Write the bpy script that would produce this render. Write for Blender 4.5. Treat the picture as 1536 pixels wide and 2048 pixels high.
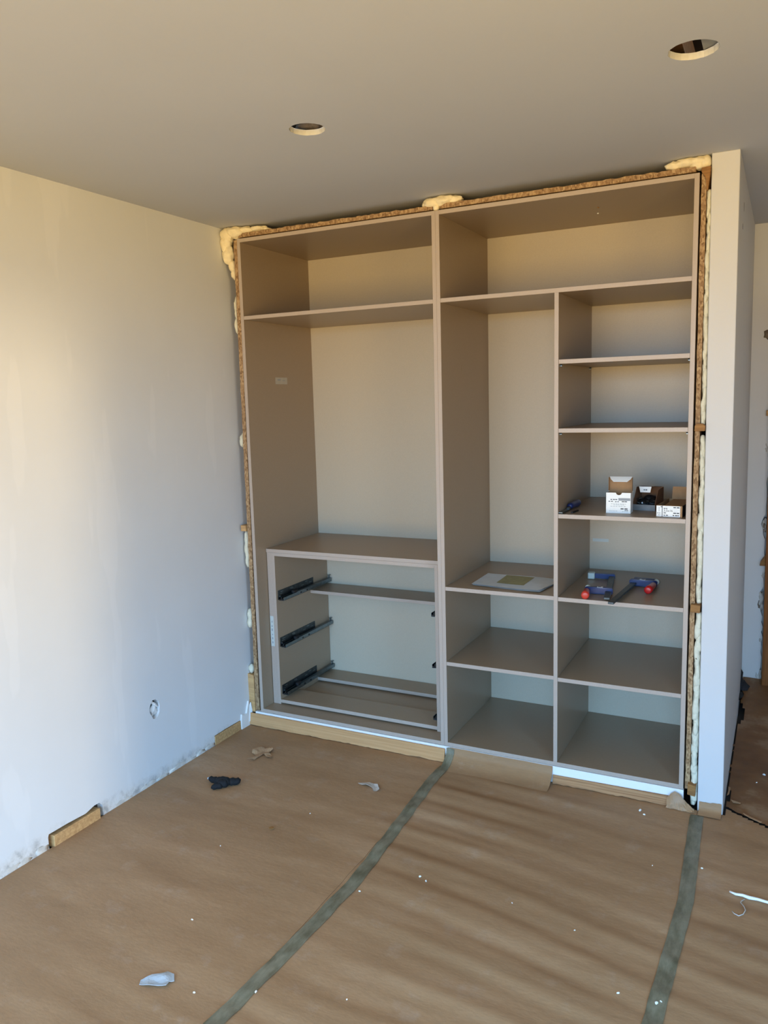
import bpy, bmesh, math, random
from mathutils import Vector, Matrix, noise

scene = bpy.context.scene
for o in list(bpy.data.objects):
    bpy.data.objects.remove(o, do_unlink=True)
COL = scene.collection

# ------------------------------------------------------------------ camera
CX, CY, CZ, YAW, PIT, ROL, FPX = 2.34993, -3.16487, 1.64065, 0.47019, -0.14011, -0.02768, 1581.67
F_ = Vector((-math.sin(YAW) * math.cos(PIT), math.cos(YAW) * math.cos(PIT), math.sin(PIT)))
R_ = Vector((math.cos(YAW), math.sin(YAW), 0))
U_ = R_.cross(F_)
R2 = R_ * math.cos(ROL) + U_ * math.sin(ROL)
U2 = -R_ * math.sin(ROL) + U_ * math.cos(ROL)
cam_d = bpy.data.cameras.new('camera')
cam_d.sensor_fit = 'VERTICAL'
cam_d.sensor_height = 36.0
cam_d.lens = FPX / 2048 * 36.0
cam_d.clip_start = 0.05
cam = bpy.data.objects.new('camera', cam_d)
COL.objects.link(cam)
M3 = Matrix((R2, U2, -F_)).transposed().to_4x4()
M3.translation = (CX, CY, CZ)
cam.matrix_world = M3
scene.camera = cam

# ------------------------------------------------------------------ light
scene.view_settings.view_transform = 'Standard'
scene.view_settings.look = 'None'
scene.view_settings.gamma = 1.0
scene.view_settings.use_curve_mapping = False
scene.view_settings.exposure = 0.0

SKY = (0.40, 0.88, 1.52)
GROUND = (0.96, 0.66, 0.26)
W_STRENGTH = 8.3
world = bpy.data.worlds.new('world')
scene.world = world
world.use_nodes = True
wn = world.node_tree
wn.nodes.clear()
w_out = wn.nodes.new('ShaderNodeOutputWorld')
w_bg = wn.nodes.new('ShaderNodeBackground')
w_tc = wn.nodes.new('ShaderNodeTexCoord')
w_sep = wn.nodes.new('ShaderNodeSeparateXYZ')
w_map = wn.nodes.new('ShaderNodeMapRange')
w_map.inputs['From Min'].default_value = -0.06
w_map.inputs['From Max'].default_value = 0.06
w_mix = wn.nodes.new('ShaderNodeMix')
w_mix.data_type = 'RGBA'
w_mix.inputs['A'].default_value = (*GROUND, 1)      # sunlit warm ground and house walls outside
w_mix.inputs['B'].default_value = (*SKY, 1)         # clear sky above the horizon
wn.links.new(w_tc.outputs['Generated'], w_sep.inputs[0])
wn.links.new(w_sep.outputs['Z'], w_map.inputs['Value'])
wn.links.new(w_map.outputs['Result'], w_mix.inputs['Factor'])
wn.links.new(w_mix.outputs['Result'], w_bg.inputs['Color'])
w_bg.inputs['Strength'].default_value = W_STRENGTH
wn.links.new(w_bg.outputs[0], w_out.inputs[0])

sun_d = bpy.data.lights.new('sun', 'SUN')            # low hazy evening sun through an unseen side opening placed for it
sun_d.energy = 1.05
sun_d.color = (1.0, 0.74, 0.38)
sun_d.angle = math.radians(6.5)
sun = bpy.data.objects.new('sun', sun_d)
COL.objects.link(sun)
sun.rotation_euler = Vector((-1.0, 0.31, -0.07)).to_track_quat('-Z', 'Y').to_euler()
sun.location = (8, -5, 3)

REAR_Y, RIGHT_X = -5.2, 3.45
OPEN_REAR = (0.0, 3.38, 0.0, 2.44)                   # x0 x1 z0 z1
OPEN_RIGHT = (-3.15, -2.0, 0.0, 2.22)                # y0 y1 z0 z1; unseen, placed to let the sun onto the left wall


def portal(name, loc, rot, sx, sy):
    d = bpy.data.lights.new(name, 'AREA')
    d.shape = 'RECTANGLE'
    d.size, d.size_y = sx, sy
    d.cycles.is_portal = True
    o = bpy.data.objects.new(name, d)
    COL.objects.link(o)
    o.location = loc
    o.rotation_euler = rot


portal('portal_rear', ((OPEN_REAR[0] + OPEN_REAR[1]) / 2, REAR_Y - .1, 1.22), (math.radians(90), 0, 0), 3.4, 2.44)
portal('portal_right', (RIGHT_X + .1, (OPEN_RIGHT[0] + OPEN_RIGHT[1]) / 2, 1.19), (math.radians(90), 0, math.radians(90)), 1.15, 2.38)

# ------------------------------------------------------------------ materials


def lin(c):
    return tuple((v / 255 / 12.92) if v / 255 <= .04045 else ((v / 255 + .055) / 1.055) ** 2.4 for v in c)


class NT:
    def __init__(self, name):
        self.m = bpy.data.materials.new(name)
        self.m.use_nodes = True
        self.t = self.m.node_tree
        self.b = self.t.nodes['Principled BSDF']
        self.tc = self.t.nodes.new('ShaderNodeTexCoord').outputs['Object']

    def n(self, kind, **kw):
        nd = self.t.nodes.new(kind)
        for k, v in kw.items():
            if k in nd.inputs:
                nd.inputs[k].default_value = v
            else:
                setattr(nd, k, v)
        return nd

    def link(self, a, b):
        self.t.links.new(a, b)

    def coords(self, scale=(1, 1, 1), rot=(0, 0, 0)):
        mp = self.n('ShaderNodeMapping')
        mp.inputs['Scale'].default_value = scale
        mp.inputs['Rotation'].default_value = rot
        self.link(self.tc, mp.inputs['Vector'])
        return mp.outputs['Vector']

    def noise(self, scale, detail=4, rough=.5, vec=None):
        nd = self.n('ShaderNodeTexNoise', Scale=scale, Detail=detail, Roughness=rough)
        self.link(vec if vec is not None else self.tc, nd.inputs['Vector'])
        return nd.outputs['Fac']

    def ramp(self, fac, stops):
        r = self.n('ShaderNodeValToRGB')
        el = r.color_ramp.elements
        while len(el) < len(stops):
            el.new(.5)
        for e, (p, c) in zip(el, stops):
            e.position = p
            e.color = (*c, 1) if len(c) == 3 else c
        self.link(fac, r.inputs['Fac'])
        return r.outputs['Color']

    def mix(self, fac, a, b, mode='MIX'):
        m = self.n('ShaderNodeMix', data_type='RGBA', blend_type=mode)
        for s, v in (('Factor', fac), ('A', a), ('B', b)):
            if hasattr(v, 'is_output'):
                self.link(v, m.inputs[s])
            elif s == 'Factor':
                m.inputs[s].default_value = v
            else:
                m.inputs[s].default_value = (*v, 1)
        return m.outputs['Result']

    def bump(self, h, strength=.2, dist=.002):
        b = self.n('ShaderNodeBump', Strength=strength, Distance=dist)
        self.link(h, b.inputs['Height'])
        self.link(b.outputs['Normal'], self.b.inputs['Normal'])

    def col(self, c):
        if hasattr(c, 'is_output'):
            self.link(c, self.b.inputs['Base Color'])
        else:
            self.b.inputs['Base Color'].default_value = (*c, 1)

    def set(self, rough=.6, metal=0, spec=.5):
        self.b.inputs['Roughness'].default_value = rough
        self.b.inputs['Metallic'].default_value = metal
        self.b.inputs['Specular IOR Level'].default_value = spec
        return self.m


def simple(name, c, rough=.6, metal=0, var=.08, scale=40, spec=.5, bump=0):
    t = NT(name)
    f = t.noise(scale, 3)
    lo = tuple(max(0, v * (1 - var)) for v in c)
    hi = tuple(min(1, v * (1 + var)) for v in c)
    t.col(t.ramp(f, [(.3, lo), (.7, hi)]))
    if bump:
        t.bump(f, bump, .002)
    return t.set(rough, metal, spec)


def mat_wall(name, base, dirt=False):
    t = NT(name)
    f = t.noise(1.4, 5, .6)
    f2 = t.noise(.9, 2, .4, t.coords((1, 3.2, .8)))
    c = t.ramp(f, [(.35, tuple(v * .95 for v in base)), (.65, base)])
    c = t.mix(t.ramp(f2, [(.5, (0, 0, 0)), (.66, (.12, .12, .12))]), c, tuple(v * .86 for v in base))
    if dirt:
        # bare old plaster left along the foot of the wall where the skirting was taken off
        sep = t.n('ShaderNodeSeparateXYZ')
        t.link(t.tc, sep.inputs[0])
        wob = t.noise(9, 5, .65)
        m1 = t.n('ShaderNodeMath', operation='MULTIPLY_ADD')
        t.link(wob, m1.inputs[0])
        m1.inputs[1].default_value = .13
        t.link(sep.outputs['Z'], m1.inputs[2])
        mask = t.ramp(m1.outputs[0], [(.085, (.75, .75, .75)), (.125, (0, 0, 0))])
        patch = t.ramp(t.noise(22, 6, .7), [(.38, lin((150, 146, 140))), (.5, lin((205, 200, 192))), (.62, lin((222, 220, 216)))])
        c = t.mix(mask, c, patch)
        # filler swipes left by the trowel
        sw = t.noise(2.6, 3, .5, t.coords((1, 3.0, .5)))
        c = t.mix(t.ramp(sw, [(.60, (0, 0, 0)), (.63, (.12, .12, .12))]), c, (.92, .91, .90))
    t.col(c)
    t.bump(t.noise(60, 4), .08, .001)
    return t.set(.75, spec=.25)


M = {}
M['wall'] = mat_wall('painted_plaster', lin((232, 230, 226)))
M['wall_left'] = mat_wall('filled_plaster', lin((221, 222, 222)), True)
M['dimmed_wall'] = simple('dimmed_unseen_wall', lin((132, 126, 118)), .9, var=.1, scale=6)  # unseen walls, kept dark to cut light bounced into the wardrobe
M['pier'] = simple('white_paint', lin((206, 205, 204)), .6, var=.01, scale=3, spec=.3)
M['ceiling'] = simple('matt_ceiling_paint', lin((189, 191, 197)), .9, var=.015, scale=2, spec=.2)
M['debris'] = simple('ceiling_debris', lin((120, 106, 90)), .95, var=.3, scale=60, bump=.5)
M['gypsum'] = simple('cut_gypsum', lin((214, 212, 208)), .9, var=.05, scale=90)
M['dark_void'] = simple('dark_void', lin((60, 52, 45)), .9, var=.3, scale=12)
M['screed'] = simple('dark_screed', lin((48, 45, 43)), .9, var=.2, scale=12)
M['old_plaster'] = simple('broken_plaster', lin((206, 200, 190)), .95, var=.15, scale=35, bump=.5)


def mat_laminate(name, c):
    t = NT(name)
    f = t.noise(260, 2)
    c = t.ramp(f, [(.3, lin(c)), (.7, lin(tuple(v + 5 for v in c)))])
    t.col(c)
    t.bump(t.noise(420, 2), .05, .0005)
    return t.set(.38, spec=.5)


M['laminate'] = mat_laminate('taupe_laminate_shaded', (153, 133, 109))  # board faces, darkened to stand for grazing light
M['lit_edge'] = mat_laminate('laminate_lit_edge', (172, 157, 144))  # same laminate, lightened as front edges catch the window light
M['lit_back'] = mat_laminate('laminate_lit_back', (186, 174, 153))  # lightened because the backs face the window light


def mat_kraft():
    t = NT('kraft_paper')
    f = t.noise(2.2, 5, .6, t.coords((.5, 1.6, 1)))
    c = t.ramp(f, [(.3, lin((156, 120, 84))), (.55, lin((172, 135, 98))), (.75, lin((184, 150, 116)))])
    fib = t.noise(160, 4, .6, t.coords((.25, 1, 1)))
    c = t.mix(t.ramp(fib, [(.4, (.0, .0, .0)), (.75, (.3, .3, .3))]), c, lin((128, 102, 78)))
    dust = t.noise(7, 6, .7)
    c = t.mix(t.ramp(dust, [(.56, (0, 0, 0)), (.74, (.34, .34, .34))]), c, lin((190, 170, 152)))
    t.col(c)
    t.bump(t.noise(38, 6, .65, t.coords((.5, 1, 1))), .32, .004)
    return t.set(.62, spec=.35)


M['kraft'] = mat_kraft()


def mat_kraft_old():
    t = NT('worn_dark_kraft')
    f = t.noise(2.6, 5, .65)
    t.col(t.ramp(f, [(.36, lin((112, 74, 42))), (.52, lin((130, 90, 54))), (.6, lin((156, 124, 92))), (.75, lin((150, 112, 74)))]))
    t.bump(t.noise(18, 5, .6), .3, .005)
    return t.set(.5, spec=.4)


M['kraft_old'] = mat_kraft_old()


def mat_tape():
    t = NT('grey_green_tape')
    f = t.noise(14, 5, .65, t.coords((1.6, .6, 1)))
    c = t.ramp(f, [(.36, lin((98, 92, 70))), (.5, lin((120, 114, 92))), (.66, lin((140, 134, 112)))])
    t.col(c)
    t.bump(f, .25, .003)
    return t.set(.45, spec=.5)


M['tape'] = mat_tape()


def mat_chip():
    t = NT('chipboard')
    v = t.n('ShaderNodeTexVoronoi', Scale=170)
    t.link(t.coords((1, 1, .6)), v.inputs['Vector'])
    sep = t.n('ShaderNodeSeparateColor')
    t.link(v.outputs['Color'], sep.inputs[0])
    c = t.ramp(sep.outputs[0], [(0, lin((122, 94, 66))), (.35, lin((148, 118, 86))), (.7, lin((164, 134, 100))), (1, lin((184, 156, 118)))])
    t.col(c)
    t.bump(t.noise(150, 4), .6, .002)
    return t.set(.85, spec=.2)


M['chip'] = mat_chip()


def mat_wood(name, c1, c2, axis=(6, 60, 60), rough=.7):
    t = NT(name)
    f = t.noise(1.6, 5, .6, t.coords(axis))
    t.col(t.ramp(f, [(.35, c1), (.65, c2)]))
    t.bump(f, .15, .001)
    return t.set(rough, spec=.3)


M['wood'] = mat_wood('pale_timber', lin((176, 136, 90)), lin((204, 164, 112)))
M['wood_dark'] = mat_wood('brown_timber', lin((128, 90, 50)), lin((160, 116, 66)))
M['frame_wood'] = mat_wood('stained_door_frame', lin((120, 72, 30)), lin((150, 92, 42)), (40, 40, 3))


def mat_card(name, c1, c2):
    t = NT(name)
    f = t.noise(2.2, 4, .6, t.coords((1.2, 20, 75)))
    t.col(t.ramp(f, [(.35, c1), (.6, c2)]))
    t.bump(f, .4, .003)
    return t.set(.8, spec=.2)


M['card_tan'] = mat_card('tan_cardboard', lin((188, 142, 96)), lin((202, 157, 110)))
M['card_brown'] = mat_card('layered_brown_cardboard', lin((150, 108, 74)), lin((180, 138, 98)))
M['card'] = simple('box_board_inside', lin((160, 124, 86)), .8, var=.08)
M['foam'] = simple('expanding_foam', lin((236, 222, 186)), .9, var=.08, scale=50, bump=.6)
M['foam_pale'] = simple('pale_foam', lin((216, 212, 190)), .9, var=.08, scale=50, bump=.6)
M['white_board'] = simple('white_printed_board', lin((236, 238, 236)), .45, var=.02)
M['white_edge'] = simple('white_plinth', lin((236, 236, 236)), .4, var=.01)
M['grey_board'] = simple('grey_printed_board', lin((120, 122, 122)), .4, var=.2, scale=25)
M['black'] = simple('black_board', lin((18, 18, 20)), .6, var=.2)
M['ink'] = simple('printed_ink', lin((60, 66, 72)), .6, var=.05)
M['ink_light'] = simple('faint_print', lin((176, 182, 184)), .6, var=.05)
M['ink_grey'] = simple('grey_print', lin((146, 152, 158)), .6, var=.05)
M['zinc'] = simple('zinc_steel', lin((120, 132, 138)), .35, metal=1, var=.15, scale=60)
M['steel_dark'] = simple('dark_steel', lin((84, 92, 96)), .45, metal=1, var=.2, scale=60)
M['blue'] = simple('blue_enamel', lin((18, 40, 92)), .35, var=.1)
M['red'] = simple('red_plastic', lin((196, 58, 44)), .35, var=.06)
M['red_deep'] = simple('deep_red_plastic', lin((180, 28, 30)), .28, var=.06)
M['pad'] = simple('clear_grey_plastic', lin((196, 206, 198)), .35, var=.1)
M['paper'] = simple('plan_paper', lin((206, 214, 218)), .6, var=.05, scale=20)
M['plan_print'] = simple('olive_plan_print', lin((150, 146, 104)), .7, var=.12, scale=50)
M['residue'] = simple('paper_residue', lin((178, 171, 156)), .6, var=.04)
M['label_green'] = simple('pale_label', lin((190, 197, 192)), .55, var=.03)
M['card_shaded'] = simple('shaded_box_board', lin((112, 78, 52)), .85, var=.12)  # box board darkened to stand in for shade inside the box
M['sticker'] = simple('white_sticker', lin((214, 212, 208)), .5, var=.03)
M['glove'] = simple('black_knit', lin((14, 15, 18)), .85, var=.3, scale=150, bump=.5)
M['pvc'] = simple('grey_scrap', lin((178, 186, 192)), .6, var=.06)
M['white'] = simple('white_crumb', lin((240, 238, 232)), .7, var=.03)
M['film'] = simple('plastic_film', lin((196, 190, 182)), .3, var=.1)
M['cloth'] = simple('dark_cloth', lin((44, 42, 44)), .95, var=.2, scale=30)
M['brown_paper'] = simple('torn_kraft', lin((176, 140, 104)), .75, var=.08)

# ------------------------------------------------------------------ helpers


def worldloc(o):
    v = Vector((0, 0, 0))
    while o:
        v += o.location
        o = o.parent
    return v


def obj(name, bm, mat, parent=None, smooth=False, local=False):
    """link a bmesh as one object; world-space verts unless local."""
    if parent is not None and not local:
        bmesh.ops.translate(bm, verts=bm.verts, vec=-worldloc(parent))
    bmesh.ops.recalc_face_normals(bm, faces=bm.faces)
    me = bpy.data.meshes.new(name)
    bm.to_mesh(me)
    bm.free()
    if isinstance(mat, (list, tuple)):
        for m in mat:
            me.materials.append(M[m])
    else:
        me.materials.append(M[mat])
    if smooth:
        for p in me.polygons:
            p.use_smooth = True
    o = bpy.data.objects.new(name, me)
    COL.objects.link(o)
    o.parent = parent
    return o


def tag(o, label, cat, group=None):
    o['label'] = label
    o['category'] = cat
    if group:
        o['group'] = group
    return o


def thing(name, label, cat, loc=(0, 0, 0), rotz=0, group=None):
    o = bpy.data.objects.new(name, None)
    COL.objects.link(o)
    o.location = loc
    o.rotation_euler = (0, 0, rotz)
    return tag(o, label, cat, group)


def struct(name, bm, mat, parent=None, smooth=False):
    o = obj(name, bm, mat, parent, smooth)
    if parent is None:
        o['kind'] = 'structure'
    return o


def box(bm, x0, x1, y0, y1, z0, z1, bev=0, mi=0, shear=0):
    vs = [bm.verts.new((x + shear * z, y, z)) for x in (x0, x1) for y in (y0, y1) for z in (z0, z1)]
    idx = ((0, 1, 3, 2), (4, 6, 7, 5), (0, 4, 5, 1), (2, 3, 7, 6), (0, 2, 6, 4), (1, 5, 7, 3))
    fs = [bm.faces.new([vs[i] for i in f]) for f in idx]
    for f in fs:
        f.material_index = mi
    if bev:
        es = list({e for f in fs for e in f.edges})
        bmesh.ops.bevel(bm, geom=es, offset=bev, segments=1, affect='EDGES')
    return fs


def bx(*a, **k):
    bm = bmesh.new()
    box(bm, *a, **k)
    return bm


def tube(bm, pts, rads, seg=10, cap=True):
    rings = []
    n = len(pts)
    if not hasattr(rads, '__len__'):
        rads = [rads] * n
    pts = [Vector(p) for p in pts]
    for i, p in enumerate(pts):
        d = (pts[min(i + 1, n - 1)] - pts[max(i - 1, 0)]).normalized()
        ref = Vector((0, 0, 1)) if abs(d.z) < .9 else Vector((1, 0, 0))
        a = d.cross(ref).normalized()
        b = a.cross(d)
        rings.append([bm.verts.new(p + (a * math.cos(2 * math.pi * k / seg) + b * math.sin(2 * math.pi * k / seg)) * rads[i]) for k in range(seg)])
    for r0, r1 in zip(rings, rings[1:]):
        for k in range(seg):
            bm.faces.new((r0[k], r0[(k + 1) % seg], r1[(k + 1) % seg], r1[k]))
    if cap:
        bm.faces.new(rings[0])
        bm.faces.new(rings[-1])


def blob(bm, c, r, seed=0, rough=.25, sub=2):
    """a lumpy ball; r may be (rx, ry, rz)"""
    if not hasattr(r, '__len__'):
        r = (r, r, r)
    ret = bmesh.ops.create_icosphere(bm, subdivisions=sub, radius=1)
    for v in ret['verts']:
        d = v.co.normalized()
        k = 1 + rough * noise.noise(d * 1.8 + Vector((seed * 7.3, seed * 3.1, 0))) + rough * .5 * noise.noise(d * 4.5 + Vector((0, seed * 5.7, 2)))
        v.co = Vector(c) + Vector((d.x * r[0], d.y * r[1], d.z * r[2])) * k


def clampv(bm, x=None, y=None, z=None):
    for v in bm.verts:
        for i, lim in enumerate((x, y, z)):
            if lim:
                v.co[i] = min(max(v.co[i], lim[0]), lim[1])


def sheet_with_holes(outer, holes, place, thick):
    """flat polygon with holes, place(u,v,d) -> 3D, extruded by thick"""
    bm = bmesh.new()
    loops = []
    for lp in [outer] + holes:
        vs = [bm.verts.new((u, v, 0)) for u, v in lp]
        for i in range(len(vs)):
            bm.edges.new((vs[i], vs[(i + 1) % len(vs)]))
        loops.append(vs)
    bmesh.ops.triangle_fill(bm, use_beauty=True, use_dissolve=False, edges=bm.edges[:])
    ret = bmesh.ops.extrude_face_region(bm, geom=bm.faces[:])
    for v in [g for g in ret['geom'] if isinstance(g, bmesh.types.BMVert)]:
        v.co.z = thick
    for v in bm.verts:
        v.co = Vector(place(v.co.x, v.co.y, v.co.z))
    return bm


def loc_box(bm, c, ax, hx, hy, hz):
    """box with centre c, x axis ax (in xy plane)"""
    ax = Vector(ax).normalized()
    ay = Vector((-ax.y, ax.x, 0))
    vs = []
    for i in (-1, 1):
        for j in (-1, 1):
            for k in (-1, 1):
                vs.append(bm.verts.new(Vector(c) + ax * hx * i + ay * hy * j + Vector((0, 0, hz * k))))
    for f in ((0, 1, 3, 2), (4, 6, 7, 5), (0, 4, 5, 1), (2, 3, 7, 6), (0, 2, 6, 4), (1, 5, 7, 3)):
        bm.faces.new([vs[i] for i in f])


def poly_prism(bm, pts, d):
    """pts: list of 3D points of a planar outline, extruded by vector d"""
    a = [bm.verts.new(p) for p in pts]
    b = [bm.verts.new(Vector(p) + Vector(d)) for p in pts]
    bm.faces.new(a)
    bm.faces.new(list(reversed(b)))
    for i in range(len(pts)):
        j = (i + 1) % len(pts)
        bm.faces.new((a[i], a[j], b[j], b[i]))


def text(name, body, size, loc, parent, mat='ink', rot=(math.radians(90), 0, 0), align='LEFT'):
    cu = bpy.data.curves.new(name, 'FONT')
    cu.body = body
    cu.size = size
    cu.align_x = align
    cu.extrude = .0001
    tmp = bpy.data.objects.new('tmp_text', cu)
    COL.objects.link(tmp)
    dg = bpy.context.evaluated_depsgraph_get()
    dg.update()
    me = bpy.data.meshes.new_from_object(tmp.evaluated_get(dg))
    bpy.data.objects.remove(tmp, do_unlink=True)
    me.materials.clear()
    me.materials.append(M[mat])
    o = bpy.data.objects.new(name, me)
    COL.objects.link(o)
    o.parent = parent
    o.location = loc
    o.rotation_euler = rot
    return o


# ------------------------------------------------------------------ dimensions (metres, floor z = 0)
T = 0.0171                      # board thickness
ZB, ZT = 0.075, 2.415           # carcass bottom / top
D = 0.6096                      # carcass depth
XD, X2, XM = 1.0174, 2.0435, 1.5196
CEIL = 2.475
LEAN = -0.0117                  # the walls are out of plumb
WLX = -0.068
S1, S2 = 2.0406, 2.0418
R = [1.7824, 1.5098, 1.1617, 0.8144, 0.4674]      # tops of right column shelves
MM = [0.8164, 0.4719]                              # tops of middle column shelves
HALL_Y = 1.43

# ------------------------------------------------------------------ setting
struct('floor', bx(-.3, RIGHT_X + .2, REAR_Y - .2, HALL_Y + .2, -.2, -.012), 'screed')


def circle(cx, cy, r, n=40, jag=0, seed=0):
    rnd = random.Random(seed)
    return [(cx + (r + jag * rnd.uniform(-1, 1)) * math.cos(2 * math.pi * i / n), cy + (r + jag * rnd.uniform(-1, 1)) * math.sin(2 * math.pi * i / n)) for i in range(n)]


HOLES = [(0.998, -.955, .056), (2.113, -.943, .060)]
bm = sheet_with_holes([(-.4, REAR_Y - .2), (RIGHT_X + .2, REAR_Y - .2), (RIGHT_X + .2, HALL_Y + .2), (-.4, HALL_Y + .2)],
                      [circle(x, y, r, 40, .0012, i) for i, (x, y, r) in enumerate(HOLES)],
                      lambda u, v, d: (u, v, CEIL + d), .016)
ceiling = struct('ceiling', bm, 'ceiling')
for i, (x, y, r) in enumerate(HOLES):
    bm = bmesh.new()            # raw gypsum edge of the cut-out
    c0 = circle(x, y, r - .0006, 40, .0012, i)
    lo = [bm.verts.new((a, b, CEIL + .0005)) for a, b in c0]
    hi = [bm.verts.new((a, b, CEIL + .0165)) for a, b in c0]
    for k in range(40):
        bm.faces.new((lo[k], lo[(k + 1) % 40], hi[(k + 1) % 40], hi[k]))
    obj('cut_edge', bm, 'gypsum', ceiling)['label'] = 'pale raw gypsum edge of a round ceiling hole'
obj('upper_deck', bx(-.4, RIGHT_X + .2, REAR_Y - .2, HALL_Y + .2, 2.62, 2.7), 'dark_void', ceiling)
bm = bmesh.new()
box(bm, 2.13, 2.20, -1.3, -.6, 2.493, 2.497)
obj('backing_plate', bm, 'grey_board', ceiling)['label'] = 'grey plate seen inside the right ceiling hole'
obj('joist', bx(2.02, 2.075, -1.4, -.5, 2.53, 2.62), 'wood_dark', ceiling)
bm = bmesh.new()
for k, (dx, dy, rr) in enumerate(((-.03, .03, .03), (.0, .05, .035), (.04, .02, .03), (.02, -.02, .03))):
    blob(bm, (.985 + dx, -.955 + dy + .06, 2.518 + .008 * k), (rr * 1.5, rr, rr * .55), 31 + k, .6, 3)
obj('insulation_scrap', bm, 'debris', ceiling, True)

# left wall: chased-out socket hole and two notches at the foot
HOLE_C = (-.672, .330)
rnd = random.Random(5)
sock = []
for i in range(22):
    a = 2 * math.pi * i / 22
    sock.append((HOLE_C[0] + .030 * math.cos(a) * (1 + .12 * rnd.uniform(-1, 1)), HOLE_C[1] + .043 * math.sin(a) * (1 + .1 * rnd.uniform(-1, 1))))
outer = [(REAR_Y - .2, -.1), (-1.272, -.1), (-1.272, .046), (-1.268, .056), (-1.18, .055), (-1.09, .050), (-1.045, .062), (-1.02, .061), (-1.004, .043), (-1.000, -.1),
         (-.292, -.1), (-.290, .049), (-.2, .051), (-.083, .049), (-.080, -.1), (.75, -.1), (.75, CEIL), (REAR_Y - .2, CEIL)]
bm = sheet_with_holes(outer, [sock], lambda u, v, d: (WLX + LEAN * v - d, u, v), .03)
wall_left = struct('wall_left', bm, 'wall_left')
obj('wall_core', bx(-.22, -.128, REAR_Y - .2, .75, -.1, CEIL), 'dark_void', wall_left)
obj('wall_foot', bx(-.13, -.099, REAR_Y - .2, .75, -.1, .08), 'dark_void', wall_left)
obj('timber_batten', bx(-.098, -.060, -1.252, -1.024, -.008, .043, bev=.002), 'wood', wall_left)
obj('timber_batten', bx(-.098, -.066, -.289, -.084, -.008, .046, bev=.002), 'wood', wall_left)
bm = bmesh.new()
blob(bm, (-.090, -.664, .318), (.010, .017, .026), 3, .6, 3)
clampv(bm, x=(-.12, -.0735))
obj('plaster_plug', bm, 'wall', wall_left, True)['label'] = 'white plaster crumbling in the socket hole'
bm = bmesh.new()
tube(bm, [(-.084, -.680, .362), (-.080, -.664, .346), (-.080, -.648, .330)], [.005, .007, .004], 7)
obj('plaster_plug', bm, 'wall', wall_left)
bm = bmesh.new()
poly_prism(bm, [(-.070, -.082, -.005), (-.068, -.012, -.005), (-.068, -.004, .05), (-.071, -.008, .085), (-.070, -.018, .128), (-.071, -.030, .098), (-.069, -.040, .07), (-.070, -.058, .066), (-.069, -.078, .078), (-.069, -.084, .04)], (.009, 0, 0))
for v in bm.verts:
    v.co.x += .006 * noise.noise(v.co * 40)
obj('plaster_flake', bm, 'wall', wall_left)['label'] = 'loose white plaster flake in the corner by the chipboard'
bm = bmesh.new()
poly_prism(bm, [(-.064, -.030, .02), (-.056, -.006, .02), (-.056, -.004, .075), (-.060, -.008, .118), (-.064, -.022, .07)], (.004, .002, 0))
obj('plaster_flake', bm, 'wall', wall_left)
bm = bmesh.new()
for k in range(26):
    y = -1.9 + k * .065 + rnd.uniform(-.02, .02)
    if -1.30 < y < -.97 or -.31 < y < -.06:
        continue
    blob(bm, (WLX - .0015, y, rnd.uniform(0, .01)), (.003, rnd.uniform(.03, .06), rnd.uniform(.01, .022)), 60 + k, .5, 2)
clampv(bm, z=(-.01, .1))
obj('plaster_ridge', bm, 'old_plaster', wall_left, True)['kind'] = 'stuff'

# alcove, partition pier, hall, unseen room sides
struct('wall_alcove', bx(-.22, 2.10, .70, .80, -.1, CEIL), 'wall')
bm = bmesh.new()
box(bm, 2.0975, 2.190, 0, HALL_Y + .1, -.1, CEIL, shear=-.0062, bev=.002)
wall_pier = struct('wall_partition', bm, 'pier')
for (y, z, hh) in ((.332, 2.345, .016), (.275, 2.262, .010)):
    obj('screw_hole', bx(2.170, 2.1757 if z > 2.3 else 2.1763, y - .008, y + .008, z - hh, z + hh, shear=0), 'dark_void', wall_pier)
# hall wall with a ragged edge where it was broken out round the door frame
edge = []
rnd = random.Random(12)
z = -.1
while z < CEIL:
    big = .02 * math.exp(-((z - .52) / .06) ** 2) + .018 * math.exp(-((z - .93) / .05) ** 2) + .02 * math.exp(-((z - .08) / .05) ** 2)
    edge.append((2.283 - .012 * z / 2.4 - big + rnd.uniform(-.005, .005), z))
    z += .028
edge.append((2.27, CEIL))
bm = sheet_with_holes([(2.10, -.1)] + edge + [(2.10, CEIL)], [], lambda u, v, d: (u, HALL_Y + d, v), .03)
wall_back = struct('wall_back', bm, 'wall')
obj('wall_core', bx(2.0, RIGHT_X + .2, HALL_Y + .05, HALL_Y + .15, -.1, CEIL), 'wall', wall_back)
bm = bmesh.new()
for k, (x, z, a, b) in enumerate(((2.268, .515, .017, .05), (2.272, .93, .014, .035), (2.272, .085, .016, .045), (2.268, 1.34, .010, .022), (2.276, .66, .01, .02), (2.274, .3, .008, .02))):
    bm = bmesh.new()
    blob(bm, (x, HALL_Y + .010, z), (a, .014, b), 90 + k, .6, 3)
    obj('broken_plaster', bm, 'old_plaster', wall_back, True)
for k, (x, z, a, b) in enumerate(((2.252, 1.922, .017, .026), (2.262, .50, .006, .022), (2.272, .925, .006, .018))):
    bm = bmesh.new()
    blob(bm, (x, HALL_Y - .001, z), (a, .003, b), 110 + k, .5)
    obj('chipped_hole', bm, 'debris', wall_back, True)
door = struct('door_1', bx(2.290, 2.42, 1.37, HALL_Y + .04, -.005, 2.1, shear=-.006, bev=.003), 'frame_wood')
bm = bmesh.new()
poly_prism(bm, [(2.258, 1.39, .719), (2.30, 1.39, .719), (2.30, 1.39, .775), (2.282, 1.39, .772), (2.262, 1.39, .74)], (0, .04, 0))
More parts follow.
